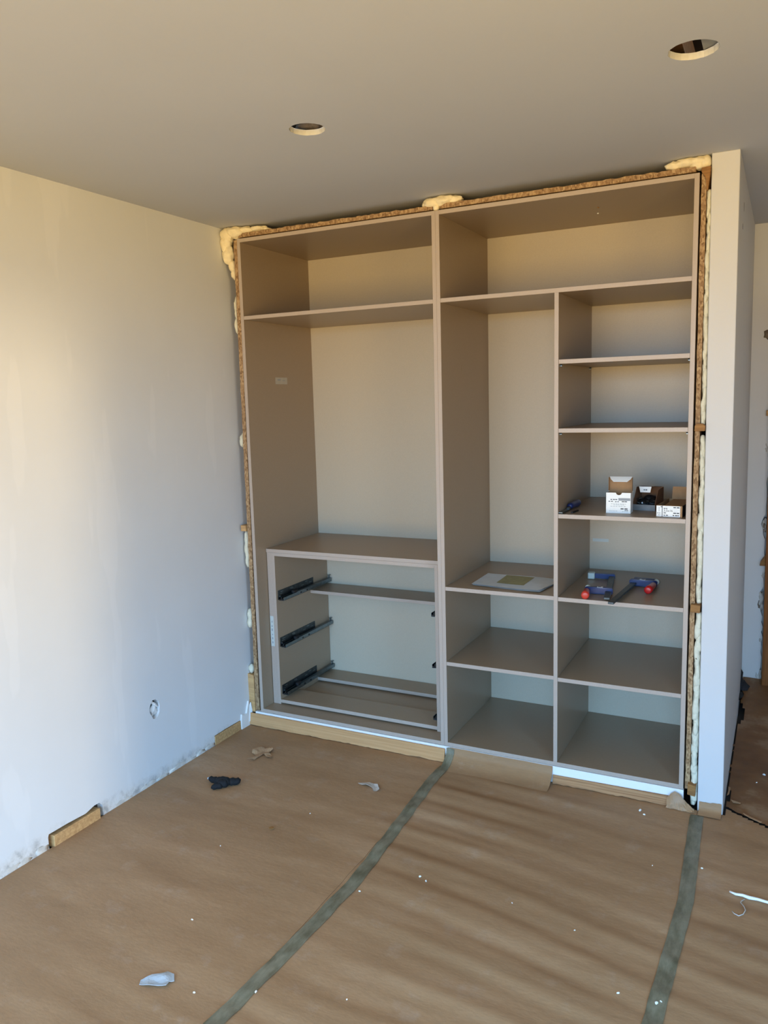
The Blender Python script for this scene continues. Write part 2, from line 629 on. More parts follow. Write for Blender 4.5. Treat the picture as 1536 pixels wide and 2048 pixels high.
obj('fixing_wedge', bm, 'wood_dark', door)
obj('fixing_wedge', bx(2.260, 2.30, 1.395, HALL_Y, 1.508, 1.536, bev=.002), 'wood', door)
struct('wall_hall', bx(RIGHT_X, RIGHT_X + .12, -.2, HALL_Y + .2, -.1, CEIL), 'wall')  # unseen; left white to bounce light onto the pier side
struct('wall_right', sheet_with_holes([(REAR_Y - .2, -.1), (-.2, -.1), (-.2, CEIL), (REAR_Y - .2, CEIL)],
       [[(OPEN_RIGHT[0], OPEN_RIGHT[2] - .01), (OPEN_RIGHT[1], OPEN_RIGHT[2] - .01), (OPEN_RIGHT[1], OPEN_RIGHT[3]), (OPEN_RIGHT[0], OPEN_RIGHT[3])]],
       lambda u, v, d: (RIGHT_X + d, u, v), .12), 'dimmed_wall')
struct('wall_rear', sheet_with_holes([(-.3, -.1), (RIGHT_X + .2, -.1), (RIGHT_X + .2, CEIL), (-.3, CEIL)],
       [[(OPEN_REAR[0], OPEN_REAR[2]), (OPEN_REAR[1], OPEN_REAR[2]), (OPEN_REAR[1], OPEN_REAR[3]), (OPEN_REAR[0], OPEN_REAR[3])]],
       lambda u, v, d: (u, REAR_Y - d, v), .15), 'dimmed_wall')

# ------------------------------------------------------------------ kraft paper floor covering


def h(x, y):
    """height of the paper: soft ripples across the sheets"""
    w = noise.noise(Vector((x * .9, y * .9, 3.1)))
    amp = .0012 + .0042 * max(0, noise.noise(Vector((x * 1.1, y * 1.3, 9.0))) + .12)
    if x < 1.04:
        amp *= .45
    ph = (y + .13 * x) * 2 * math.pi / .17 + w * 5
    z = amp * (math.sin(ph) + .35 * math.sin(2.3 * ph + 1.7 + 2 * x))
    z += .0016 * noise.noise(Vector((x * 5, y * 9, 0))) + .0012 * noise.noise(Vector((x * 14, y * 22, 5)))
    damp = min(1, max(0, (x - WLX) / .12)) * min(1, max(.1, (-y + .04) / .25)) if y > -.2 else min(1, max(0, (x - WLX) / .12))
    return z * damp


def grid_sheet(x0, x1, y0, y1, dx, dy, keep=None, zf=h, lift=0, edge=None):
    bm = bmesh.new()
    nx, ny = max(1, round((x1 - x0) / dx)), max(1, round((y1 - y0) / dy))
    V = {}
    for i in range(nx + 1):
        for j in range(ny + 1):
            x, y = x0 + (x1 - x0) * i / nx, y0 + (y1 - y0) * j / ny
            V[i, j] = (x, y)
    made = {}

    def v(i, j):
        if (i, j) not in made:
            x, y = V[i, j]
            made[i, j] = bm.verts.new((x, y, zf(x, y) + lift))
        return made[i, j]
    for i in range(nx):
        for j in range(ny):
            x, y = V[i, j]
            if keep is None or keep(x + dx / 2, y + dy / 2):
                bm.faces.new((v(i, j), v(i + 1, j), v(i + 1, j + 1), v(i, j + 1)))
    if edge:                     # let the last row of each column follow the torn line exactly
        side, fn = edge
        best = {}
        for (i, j), vv in made.items():
            if i not in best or (vv.co.y - best[i].co.y) * side > 0:
                best[i] = vv
        for vv in best.values():
            if abs(vv.co.y - fn(vv.co.x)) < dy * 2.2:
                vv.co.y = fn(vv.co.x)
    return bm


def tear(x):                     # line where the room paper and the hall paper meet
    t = (x - 2.189) / (2.351 - 2.189)
    return .060 - .09 * max(0, t) + .006 * noise.noise(Vector((x * 40, 0, 0)))


NEAR_Y = -4.9
ks = thing('kraft_paper_sheet', 'brown kraft paper sheet on floor beside the left wall', 'floor paper', (.5, -2.4, 0))
obj('paper', grid_sheet(WLX + .001, 1.045, NEAR_Y, -.004, .04, .012), 'kraft', ks, True)
km = thing('kraft_paper_sheet', 'rippled brown kraft paper sheet between the two tape lines', 'floor paper', (1.57, -2.4, 0))
obj('paper', grid_sheet(1.046, 2.099, NEAR_Y, -.006, .035, .012), 'kraft', km, True)
# its far edge is folded up against the plinth
bm = bmesh.new()
prof = [(-.10, .0015), (-.075, .004), (-.055, .010), (-.040, .018), (-.028, .027), (-.019, .036), (-.012, .044), (-.009, .058), (-.0075, .0735)]
cols = []
nx = 30
for i in range(nx + 1):
    x = 1.048 + (1.519 - 1.048) * i / nx
    cols.append([bm.verts.new((x, y + .002 * noise.noise(Vector((x * 12, k * .6, 0))), z + .002 * noise.noise(Vector((x * 9, k * .5, 4))) * (0 < k < 8))) for k, (y, z) in enumerate(prof)])
for a, b in zip(cols, cols[1:]):
    for k in range(len(prof) - 1):
        bm.faces.new((a[k], b[k], b[k + 1], a[k + 1]))
obj('upturned_edge', bm, 'kraft', km, True)['label'] = 'far edge of the paper folded up against the plinth'
kr = thing('kraft_paper_sheet', 'brown kraft paper strip right of the far tape line', 'floor paper', (2.7, -2.4, 0))
obj('paper', grid_sheet(2.100, RIGHT_X - .01, NEAR_Y, .07, .02, .012,
                        lambda x, y: y < tear(x) - .004 and not (x < 2.197 and y > -.004), edge=(1, lambda x: tear(x) - .0015)), 'kraft', kr, True)
bm = bmesh.new()                 # scrap folded up on the foot of the pier
cols = []
for i in range(11):
    x = 2.104 + .082 * i / 10
    cols.append([bm.verts.new((x, y, z + (.004 * noise.noise(Vector((x * 60, 1, 0))) if k == 4 else 0))) for k, (y, z) in enumerate(((-.05, .004), (-.022, .006), (-.008, .012), (-.004, .026), (-.0025, .037 + .006 * i / 10)))])
for a, b in zip(cols, cols[1:]):
    for k in range(4):
        bm.faces.new((a[k], b[k], b[k + 1], a[k + 1]))
obj('upturned_edge', bm, 'kraft', kr, True)


def tear_gap(x):
    return .011 * max(0, 1 - (x - 2.19) / .12) + .0015


def hall_keep(x, y):
    if y < tear(x) + tear_gap(x):
        return False
    e = 2.193 + .004 * noise.noise(Vector((y * 30, 2, 0)))
    e += .014 * math.exp(-((y - .16) / .09) ** 2) + .03 * math.exp(-((y - 1.06) / .12) ** 2)
    return x > e


def hall_z(x, y):
    z = .003 + .004 * noise.noise(Vector((x * 5, y * 4, 7))) + .003 * noise.noise(Vector((x * 16, y * 14, 3)))
    if y > .95:
        z += .085 * ((y - .95) / .48) ** 1.6
    return max(z, .0005)


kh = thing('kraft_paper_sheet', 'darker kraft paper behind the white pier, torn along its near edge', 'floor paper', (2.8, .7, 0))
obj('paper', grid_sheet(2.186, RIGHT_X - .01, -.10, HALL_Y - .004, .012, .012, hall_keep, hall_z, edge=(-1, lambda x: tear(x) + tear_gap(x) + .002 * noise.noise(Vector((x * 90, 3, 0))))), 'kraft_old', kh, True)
for i, q in enumerate(([(2.197, .235), (2.206, .225), (2.204, .165), (2.196, .150), (2.199, .195)], [(2.212, .118), (2.25, .112), (2.248, .102), (2.222, .100)],
                       [(2.262, .030), (2.290, .010), (2.33, -.012), (2.325, -.020), (2.285, -.002), (2.268, .018)])):
    bm = bmesh.new()
    poly_prism(bm, [(x, y, .0075 + .004 * noise.noise(Vector((x * 30, y * 30, i)))) for x, y in q], (0, 0, .0012))
    obj('torn_fringe', bm, 'brown_paper', kh)


def tape_strip(path, name, label, hop=None):
    root = thing(name, label, 'tape', (path[0][0], -2.4, 0))
    bm = bmesh.new()
    rows = []
    y = path[-1][1]
    n = int((path[0][1] - y) / .012)
    for i in range(n + 1):
        yy = path[-1][1] + (path[0][1] - path[-1][1]) * i / n
        for (xa, ya), (xb, yb) in zip(path, path[1:]):
            if yb <= yy <= ya:
                t = (yy - yb) / (ya - yb)
                xc = xb + (xa - xb) * t
        wl = .0245 + .0015 * noise.noise(Vector((0, yy * 14, 1)))
        wr = .0245 + .0015 * noise.noise(Vector((4, yy * 14, 1)))
        rows.append([bm.verts.new((xc + u, yy, h(xc + u, yy) + .0022 + .0012 * noise.noise(Vector((u * 60, yy * 25, 8))))) for u in (-wl, -wl * .5, 0, wr * .5, wr)])
    for a, b in zip(rows, rows[1:]):
        for k in range(4):
            bm.faces.new((a[k], a[k + 1], b[k + 1], b[k]))
    obj('tape', bm, 'tape', root, True)
    return root


t1 = tape_strip([(1.044, -.055), (1.036, -.17), (1.058, -.5), (1.086, -.97), (1.07, -1.35), (1.047, -1.7), (1.03, -2.3), (1.04, NEAR_Y)],
                'adhesive_tape', 'grey-green tape seam running from the joint of the two wardrobes')
bm = bmesh.new()
cols = []
for i in range(5):
    x = 1.028 + .038 * i / 4
    cols.append([bm.verts.new((x + .0005 * k, y - .0015, z + .0015)) for k, (y, z) in enumerate([(-.10, .002)] + prof[1:-1] + [(-.0085, .068 + .004 * math.sin(i))])])
for a, b in zip(cols, cols[1:]):
    for k in range(len(prof) - 1):
        bm.faces.new((a[k], b[k], b[k + 1], a[k + 1]))
obj('upturned_end', bm, 'tape', t1, True)
tape_strip([(2.103, -.050), (2.101, -.083), (2.121, -.62), (2.098, -1.2), (2.085, -1.7), (2.10, NEAR_Y)],
           'adhesive_tape', 'grey-green tape seam running from the foot of the white pier')

# ------------------------------------------------------------------ wardrobe carcasses
BV = .0006


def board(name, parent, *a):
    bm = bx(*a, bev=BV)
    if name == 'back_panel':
        return obj(name, bm, 'lit_back', parent)
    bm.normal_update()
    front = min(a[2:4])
    for f in bm.faces:            # front edge takes the lighter tone that stands for window light
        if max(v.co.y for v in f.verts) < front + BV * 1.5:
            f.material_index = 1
    return obj(name, bm, ('laminate', 'lit_edge'), parent)


wl = thing('wardrobe_carcass', 'left taupe wardrobe carcass with a single high shelf and the drawer unit inside', 'wardrobe', (0, 0, ZB))
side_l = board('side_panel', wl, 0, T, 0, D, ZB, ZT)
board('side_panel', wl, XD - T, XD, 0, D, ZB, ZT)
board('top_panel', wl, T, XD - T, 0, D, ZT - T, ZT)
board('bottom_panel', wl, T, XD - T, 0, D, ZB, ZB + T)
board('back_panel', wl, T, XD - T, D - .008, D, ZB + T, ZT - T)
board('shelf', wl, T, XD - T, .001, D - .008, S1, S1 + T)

wr = thing('wardrobe_carcass', 'right taupe wardrobe carcass with a divider and two columns of open shelves', 'wardrobe', (XD, 0, ZB))
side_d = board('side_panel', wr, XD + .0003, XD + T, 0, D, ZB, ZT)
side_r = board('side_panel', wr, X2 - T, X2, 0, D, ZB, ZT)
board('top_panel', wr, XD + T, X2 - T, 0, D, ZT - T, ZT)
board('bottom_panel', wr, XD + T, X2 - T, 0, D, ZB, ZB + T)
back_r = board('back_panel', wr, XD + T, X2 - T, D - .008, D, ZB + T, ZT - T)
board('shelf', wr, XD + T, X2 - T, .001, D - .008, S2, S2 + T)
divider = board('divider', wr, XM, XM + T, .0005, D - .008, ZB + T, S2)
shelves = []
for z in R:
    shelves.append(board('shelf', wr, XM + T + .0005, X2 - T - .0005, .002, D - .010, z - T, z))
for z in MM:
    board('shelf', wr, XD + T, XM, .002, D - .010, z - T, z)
for z, first in ((R[0], True), (R[1], False)):
    for x, sx in ((XM + T, 1), (X2 - T, -1)):
        for y in (.028, .56):
            bm = bmesh.new()
            tube(bm, [(x, y, z - T - .003), (x + sx * .009, y, z - T - .003)], .003, 8)
            box(bm, min(x, x + sx * .008), max(x, x + sx * .008), y - .005, y + .005, z - T - .009, z - T - .006)
            obj('shelf_pin', bm, 'zinc', wr)


def bars_x(bm, x0, x1, y, z, hgt, words, seed):
    """a line of illegible print as small raised strokes on a face y = const"""
    rnd = random.Random(seed)
    x = x0
    for _ in range(words):
        w = (x1 - x0) / words * rnd.uniform(.6, .9)
        box(bm, x, x + w, y - .0004, y, z, z + hgt)
        x += (x1 - x0) / words


# paper stickers left on the boards
st = obj('sticker', bx(T, T + .0006, .243, .350, 1.738, 1.772), 'residue', side_l)
bm = bmesh.new()
box(bm, T + .0006, T + .0010, .262, .289, 1.757, 1.763)
box(bm, T + .0006, T + .0010, .305, .330, 1.755, 1.758)
obj('sticker_print', bm, 'ink_grey', side_l)
obj('sticker', bx(XD + T, XD + T + .0005, .235, .285, 1.765, 1.79), 'laminate', side_d)
obj('tape_residue', bx(1.550, 1.625, D - .0088, D - .008, .947, .962), 'label_green', back_r)
for x, y in ((1.611, .356), (1.634, .25)):
    bm = bmesh.new()
    blob(bm, (x, y, ZT - T - .001), .004, 3, .3, 1)
    obj('screw_tip', bm, 'white' if y > .3 else 'wood_dark', wr)

# ------------------------------------------------------------------ drawer unit standing inside the left carcass
FY = .088
du = thing('drawer_unit', 'taupe drawer unit without drawers, its metal runners showing, inside the left wardrobe', 'drawer unit', (.05, FY, ZB + T))
Zf = ZB + T + .0005
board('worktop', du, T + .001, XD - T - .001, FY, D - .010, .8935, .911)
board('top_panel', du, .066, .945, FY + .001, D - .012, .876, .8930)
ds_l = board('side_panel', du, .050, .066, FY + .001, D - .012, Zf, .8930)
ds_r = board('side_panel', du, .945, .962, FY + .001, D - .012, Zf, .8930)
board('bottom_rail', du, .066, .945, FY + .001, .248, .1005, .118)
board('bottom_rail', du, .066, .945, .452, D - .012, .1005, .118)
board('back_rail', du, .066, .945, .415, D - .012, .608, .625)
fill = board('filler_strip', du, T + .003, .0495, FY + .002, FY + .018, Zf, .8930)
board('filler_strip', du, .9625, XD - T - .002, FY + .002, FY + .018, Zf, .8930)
sk = obj('label_sticker', bx(.022, .043, FY + .0012, FY + .002, .40, .56), 'label_green', du)
bm = bmesh.new()
rnd = random.Random(3)
for k in range(6):
    z = .415 + k * .022
    box(bm, .028 + rnd.uniform(0, .003), .036, FY + .0008, FY + .0012, z, z + rnd.uniform(.006, .014))
obj('handwriting', bm, 'ink_grey', sk)


def runner(z0, side):
    """concealed drawer runner: wall plate, box rail, catch and rear hook; side +1 = on the left panel"""
    x0 = .066 if side > 0 else .945
    s = side
    root = bmesh.new()

    def b(bm, xa, xb, *r, bev=0):
        a, c = x0 + s * xa, x0 + s * xb
        box(bm, min(a, c), max(a, c), *r, bev=bev)
    b(root, .0003, .002, .105, .445, z0 + .004, z0 + .052)
    ro = obj('drawer_runner', root, 'steel_dark', du)
    bm = bmesh.new()
    b(bm, .0003, .030, .112, .592, z0, z0 + .0015)
    b(bm, .0285, .030, .112, .592, z0, z0 + .017)
    b(bm, .014, .016, .112, .592, z0 + .002, z0 + .020)
    b(bm, .014, .030, .24, .592, z0 + .017, z0 + .0195)
    obj('slide_rail', bm, 'zinc', ro)
    bm = bmesh.new()
    b(bm, .010, .027, .215, .25, z0 + .012, z0 + .030, bev=.002)
    obj('catch', bm, 'black', ro)
    bm = bmesh.new()
    b(bm, .017, .026, .108, .120, z0 + .002, z0 + .010)
    obj('end_stop', bm, 'black', ro)
    bm = bmesh.new()
    b(bm, .018, .020, .575, .592, z0 + .0195, z0 + .036)
    b(bm, .014, .026, .575, .592, z0 + .034, z0 + .037)
    obj('rear_hook', bm, 'zinc', ro)
    bm = bmesh.new()
    for ya, za in ((.125, .040), (.12, .030), (.215, .040), (.22, .034), (.32, .030), (.36, .042), (.40, .030)):
        b(bm, .002, .0028, ya, ya + .026, z0 + za, z0 + za + .004)
    for ya in (.115, .235):
        b(bm, .002, .008, ya, ya + .007, z0 + .018, z0 + .025)
    obj('slot', bm, 'zinc', ro)
    bm = bmesh.new()
    for ya in (.27, .33):
        b(bm, .030, .0305, ya, ya + .012, z0 + .004, z0 + .012)
    obj('rail_slot', bm, 'black', ro)


for z0 in (.640, .392, .137):
    runner(z0, 1)
    runner(z0, -1)

# ------------------------------------------------------------------ chipboard, plinth, cardboard, foam, wedges


def strip(label, x0, x1, y0, y1, z0, z1, shear=0, seed=0):
    bm = bmesh.new()
    tall = z1 - z0 > x1 - x0
    n = 60
    rnd = random.Random(seed)
    rings = []
    for i in range(n + 1):
        t = i / n
        j = [rnd.uniform(-.0012, .0012) for _ in range(4)]
        if tall:
            z = z0 + (z1 - z0) * t
            q = [(x0 + shear * z + j[0], y0 + j[1], z), (x1 + shear * z, y0 + j[2], z), (x1 + shear * z, y1, z), (x0 + shear * z + j[3], y1, z)]
        else:
            x = x0 + (x1 - x0) * t
            q = [(x, y0 + j[0], z0), (x, y0 + j[1], z1 + j[2] * 2), (x, y1, z1 + j[3]), (x, y1, z0)]
        rings.append([bm.verts.new(p) for p in q])
    for a, b in zip(rings, rings[1:]):
        for k in range(4):
            bm.faces.new((a[k], a[(k + 1) % 4], b[(k + 1) % 4], b[k]))
    bm.faces.new(rings[0])
    bm.faces.new(rings[-1])
    return tag(obj('chipboard_strip', bm, 'chip'), label, 'chipboard')


strip('tall raw chipboard strip left of the wardrobe, beside the white wall', -.0335, -.0125, .004, .12, .078, 2.412, .0048, 1)
strip('raw chipboard strip lying on top of the left wardrobe', .004, 1.004, .006, .12, ZT + .006, ZT + .024, 0, 2)
strip('raw chipboard strip lying on top of the right wardrobe', 1.036, 2.030, .006, .12, ZT + .006, ZT + .024, 0, 3)
strip('tall raw chipboard strip right of the wardrobe, beside the white pier', 2.0495, 2.0665, .006, .12, .078, 2.412, 0.0, 4)
tag(obj('plinth_board', bx(-.03, 2.045, -.004, .014, .001, .0735), 'white_edge'), 'long white plinth board under both wardrobes', 'plinth')


def card_strip(name, label, x0, x1, ztop, y, mat, seed, thick=.006, zt2=None):
    bm = bmesh.new()
    n = 70
    rings = []
    for i in range(n + 1):
        t = i / n
        x = x0 + (x1 - x0) * t
        zt = ztop + ((zt2 if zt2 is not None else ztop) - ztop) * t
        zb = .0035 + .0045 * noise.noise(Vector((x * 14, seed, 0))) + .003 * noise.noise(Vector((x * 45, seed, 3)))
        yb = y - .006 + .003 * noise.noise(Vector((x * 16, seed, 5)))
        q = [(x, y, zt), (x, y - .002, zt * .6), (x, yb, max(.002, zb)), (x, yb + thick, max(.001, zb - .002)), (x, y + thick, zt * .5), (x, y + thick, zt)]
        rings.append([bm.verts.new(p) for p in q])
    for a, b in zip(rings, rings[1:]):
        for k in range(6):
            bm.faces.new((a[k], a[(k + 1) % 6], b[(k + 1) % 6], b[k]))
    bm.faces.new(rings[0])
    bm.faces.new(rings[-1])
    return obj(name, bm, mat)


tag(card_strip('cardboard_strip', '', -.069, 1.024, .0645, -.014, 'card_tan', 2, zt2=.0635),
    'tan cardboard strip with a torn lower edge along the left plinth', 'cardboard')
cr = thing('cardboard_strip', 'layered brown cardboard strip torn along its foot, under the right wardrobe', 'cardboard', (1.8, -.02, 0))
o = card_strip('strip', '', 1.522, 2.02, .037, -.013, 'card_brown', 6, zt2=.041)
o.parent = cr
o.matrix_parent_inverse = Matrix.Translation((-1.8, .02, 0))
bm = bmesh.new()
rows = []
tops = [.040, .046, .058, .064, .068, .066, .062, .058, .050, .040, .030, .026, .020, .014, .010]
for i in range(15):
    x = 1.985 + .105 * i / 14
    rows.append([bm.verts.new((x + .004 * noise.noise(Vector((i * .9, k * .9, 6))), -.019 - .016 * k / 4 - .012 * abs(noise.noise(Vector((i * .8, k * .9, 1)))), tops[i] + (.003 - tops[i]) * k / 4 + .006 * noise.noise(Vector((i * .9, k * .8, 3))) * (k < 4))) for k in range(5)])
for a, b in zip(rows, rows[1:]):
    for k in range(4):
        bm.faces.new((a[k], b[k], b[k + 1], a[k + 1]))
bm2 = bmesh.new()
obj('crumpled_flap', bm, 'kraft', cr)
bm2.free()


def foam(label, lumps, mat='foam', xl=None, yl=None, zl=None, seed=0, rough=.3):
    bm = bmesh.new()
    for i, (x, y, z, rx, ry, rz) in enumerate(lumps):
        blob(bm, (x, y, z), (rx, ry, rz), seed + i, rough, 3 if max(rx, rz) > .03 else 2)
    clampv(bm, xl, yl, zl)
    return tag(obj('expanding_foam', bm, mat, None, True), label, 'foam')


foam('cream expanding foam bulging round the top left corner of the wardrobe',
     [(-.060, .012, 2.440, .036, .03, .040), (-.02, .012, 2.450, .05, .03, .026), (.04, .03, 2.455, .05, .03, .017), (.10, .035, 2.455, .05, .03, .014), (.145, .035, 2.449, .03, .02, .007),
      (-.070, .012, 2.40, .030, .028, .042), (-.062, .012, 2.350, .030, .026, .046), (-.048, .022, 2.30, .018, .02, .03), (-.042, .025, 2.262, .016, .018, .028),
      (-.012, .02, 2.428, .018, .018, .012)],
     xl=(-.094, .2), zl=(2.1, 2.4735), seed=200)
foam('cream foam lump at the ceiling over the joint of the two wardrobes',
     [(1.0, .022, 2.452, .05, .03, .019), (1.05, .018, 2.455, .05, .03, .023), (1.095, .03, 2.452, .036, .028, .017), (1.02, .010, 2.430, .014, .012, .017), (.966, .03, 2.449, .018, .02, .017)],
     zl=(2.416, 2.4735), seed=220)
foam('cream foam filling the gap between ceiling and right end of the wardrobe',
     [(1.955, .03, 2.455, .036, .03, .016), (1.995, .028, 2.460, .045, .03, .02), (2.04, .026, 2.456, .04, .03, .024), (2.062, .02, 2.452, .022, .026, .028)],
     xl=(1.8, 2.0805), zl=(2.4165, 2.4735), seed=240)


def bead(label, z0, z1, xf, rx, mat, seed, xl, fill=1.0, step=.028, y=.028, ry=.02):
    rnd = random.Random(seed)
    L = []
    z = z0
    while z < z1:
        if rnd.random() < fill:
            L.append((xf(z) + rnd.uniform(-.003, .003), y + rnd.uniform(-.005, .005), z, rx * rnd.uniform(.8, 1.2), ry, step * rnd.uniform(1.0, 1.6)))
        z += step
    return foam(label, L, mat, xl=xl, yl=(.002, .2), zl=(max(.004, z0 - .01), z1 + .01), seed=seed, rough=.22)


bead('thin foam bead between right chipboard strip and pier, above the upper wedge', 1.525, 2.345, lambda z: 2.0765, .0095, 'foam_pale', 300, (2.0675, 2.087), y=.026)
bead('thin foam bead between right chipboard strip and pier, between the two wedges', .845, 1.47, lambda z: 2.0785, .011, 'foam_pale', 330, (2.0675, 2.090), y=.024)
bead('thin foam bead between right chipboard strip and pier, below the lower wedge', .022, .79, lambda z: 2.0805, .013, 'foam_pale', 360, (2.0675, 2.094), y=.022)
for lab, lumps in (('small foam lump at the chipboard strip just above the left high shelf', [(-.040, .03, 2.115, .012, .02, .035), (-.038, .03, 2.075, .011, .02, .03)]),
                   ('small foam lump at the chipboard strip below the left high shelf', [(-.040, .03, 2.02, .013, .02, .04)]),
                   ('thin foam lump halfway up the left chipboard strip', [(-.046, .03, 1.462, .015, .02, .035)]),
                   ('pale foam lump at left chipboard strip, under the pale wedge', [(-.050, .03, .93, .016, .02, .075), (-.050, .03, .86, .012, .02, .04)]),
                   ('pale foam lump at left chipboard strip beside the middle drawer runner', [(-.054, .03, .575, .016, .02, .035), (-.056, .028, .535, .018, .02, .03)]),
                   ('pale foam lump on top of the pine block', [(-.056, .02, .292, .016, .02, .024)])):
    foam(lab, lumps, 'foam_pale', xl=(-.088, -.031), seed=int(lumps[0][2] * 100))


def wedge(name, label, pts, d, mat='wood_dark'):
    bm = bmesh.new()
    poly_prism(bm, pts, d)
    bmesh.ops.bevel(bm, geom=bm.edges[:], offset=.001, segments=1, affect='EDGES')
    return tag(obj(name, bm, mat), label, 'wedge')


wedge('wooden_wedge', 'brown wooden wedge jammed by the top right corner of the wardrobe',
      [(2.050, -.012, 2.428), (2.0815, -.012, 2.430), (2.0795, -.012, 2.402), (2.0715, .0, 2.350), (2.0675, .0, 2.350), (2.0655, -.006, 2.395), (2.050, -.012, 2.414)], (0, .10, 0))
wedge('wooden_wedge', 'wooden wedge end at the pier, halfway up the right chipboard strip',
      [(2.050, -.016, 1.496), (2.086, -.016, 1.496), (2.087, -.016, 1.516), (2.078, -.016, 1.524), (2.058, -.016, 1.524), (2.051, -.016, 1.516)], (0, .10, 0))
wedge('wooden_wedge', 'wooden wedge end at the pier, beside the shelf with the clamps',
      [(2.052, -.016, .806), (2.087, -.016, .804), (2.088, -.016, .834), (2.054, -.016, .836)], (0, .10, 0))
wedge('wooden_wedge', 'wooden wedge end at the foot of the right chipboard strip',
      [(2.060, -.016, .064), (2.089, -.016, .060), (2.091, -.016, .104), (2.061, -.016, .108)], (0, .10, 0))
wedge('wooden_wedge', 'pale wooden wedge end at the left wall beside the drawer unit',
      [(-.064, -.002, 1.012), (-.0345, -.002, 1.012), (-.0345, -.002, 1.040), (-.064, -.002, 1.042)], (0, .10, 0), 'wood')
wedge('wooden_block', 'pale pine block standing between left wall and foot of the chipboard strip',
      [(-.086, .0, .0665), (-.0355, .0, .0665), (-.0355, .0, .262), (-.086, .0, .270)], (0, .10, 0), 'wood')

# ------------------------------------------------------------------ things on the shelves
ZR3, ZR4, ZM1 = R[2], R[3], MM[0]


def panel(bm, x0, x1, y0, y1, z0, z1, mi=0):
    box(bm, x0, x1, y0, y1, z0, z1, mi=mi)


# white screw box with its lid open
wb = thing('screw_box', 'white cardboard box with open lid and half-round notch, on the shelf', 'box', (1.711, .088, ZR3), math.radians(2))
w_, d_, h_ = .097, .070, .084
bm = bmesh.new()
panel(bm, 0, .001, 0, d_, 0, h_ - .002)
panel(bm, w_ - .001, w_, 0, d_, 0, h_ - .002)
panel(bm, 0, w_, d_ - .001, d_, 0, h_)
panel(bm, 0, w_, 0, d_, 0, .001)
obj('box_body', bm, 'white_board', wb, local=True)
bm = bmesh.new()                # front wall with thumb notch
pts = [(0, 0, 0), (w_, 0, 0), (w_, 0, h_)]
for i in range(13):
    a = math.pi * i / 12
    pts.append((w_ * .52 + .0115 * math.cos(a), 0, h_ - .0095 * math.sin(a)))
pts.append((0, 0, h_))
poly_prism(bm, pts, (0, .001, 0))
obj('front_wall', bm, 'white_board', wb, local=True)
bm = bmesh.new()
panel(bm, .0015, w_ - .0015, d_ - .002, d_ - .001, .002, h_)
panel(bm, .001, .002, .002, d_ - .002, .002, h_ - .003)
panel(bm, w_ - .002, w_ - .001, .002, d_ - .002, .002, h_ - .003)
panel(bm, .002, w_ - .002, .002, d_ - .003, h_ * .55, h_ * .56)
obj('inner_lining', bm, 'card', wb, local=True)
lid = bmesh.new()
panel(lid, .002, w_ - .002, d_ - .001, d_, h_, h_ + .058)
panel(lid, .002, .003, d_ - .022, d_ - .001, h_ + .002, h_ + .056)
panel(lid, w_ - .003, w_ - .002, d_ - .022, d_ - .001, h_ + .002, h_ + .056)
lo = obj('lid', lid, 'card', wb, local=True)
bm = bmesh.new()
zt = h_ + .058
poly_prism(bm, [(.004, d_ - .001, zt), (w_ - .004, d_ - .001, zt), (w_ - .008, d_ - .012, zt - .008), (w_ - .022, d_ - .024, zt - .019), (.022, d_ - .024, zt - .019), (.008, d_ - .012, zt - .008)], (0, .0008, .0008))
obj('tuck_flap', bm, 'white_board', lo, local=True)
bm = bmesh.new()
bars_x(bm, .018, .046, 0, .0545, .0035, 3, 1)
bars_x(bm, .062, .084, 0, .0465, .0035, 2, 2)
bars_x(bm, .010, .030, 0, .0470, .003, 2, 3)
bars_x(bm, .036, .054, 0, .0460, .003, 2, 4)
bars_x(bm, .058, .088, 0, .0165, .0045, 2, 5)
bars_x(bm, .074, .088, 0, .0115, .003, 2, 6)
obj('print', bm, 'ink', wb, local=True)
bm = bmesh.new()
bars_x(bm, .020, .082, 0, .0375, .002, 7, 7)
bars_x(bm, .030, .075, 0, .0335, .002, 5, 8)
bars_x(bm, .018, .080, 0, .0275, .0022, 6, 9)
bars_x(bm, .013, .046, 0, .0085, .002, 5, 10)
bars_x(bm, .064, .088, 0, .0065, .002, 3, 11)
obj('print', bm, 'ink_light', wb, local=True)
obj('print', bx(.049, w_ - .002, -.0004, 0, .052, .0625), 'ink_grey', wb, local=True)

# open brown box with fittings behind it
ob = thing('fittings_box', 'open brown cardboard box of shiny fittings between the two white boxes', 'box', (1.797, .205, ZR3), math.radians(-8))
w2, d2, h2 = .092, .12, .088
bm = bmesh.new()
panel(bm, 0, w2, 0, d2, 0, .0015)
panel(bm, 0, w2, d2 - .0015, d2, 0, h2)
poly_prism(bm, [(0, 0, 0), (0, d2, 0), (0, d2, h2), (0, .05, h2 + .004), (0, 0, .026)], (.0015, 0, 0))
poly_prism(bm, [(w2 - .0015, 0, 0), (w2 - .0015, d2, 0), (w2 - .0015, d2, h2), (w2 - .0015, .04, h2 - .006), (w2 - .0015, 0, .03)], (.0015, 0, 0))
obj('box_body', bm, 'card_shaded', ob, local=True)
bm = bmesh.new()
for k, (x, y, z) in enumerate(((.03, .06, .022), (.06, .07, .024), (.045, .095, .035))):
    blob(bm, (x, y, z), (.028, .03, .020), 500 + k, .3, 2)
clampv(bm, x=(.002, .09), y=(.004, .117), z=(.002, .08))
obj('dark_filler', bm, 'black', ob, True, local=True)  # black lumps added to darken the inside of the box
bm = bmesh.new()
panel(bm, 0, w2, -.001, .0008, 0, .024)
obj('front_wall', bm, 'grey_board', ob, local=True)
bm = bmesh.new()
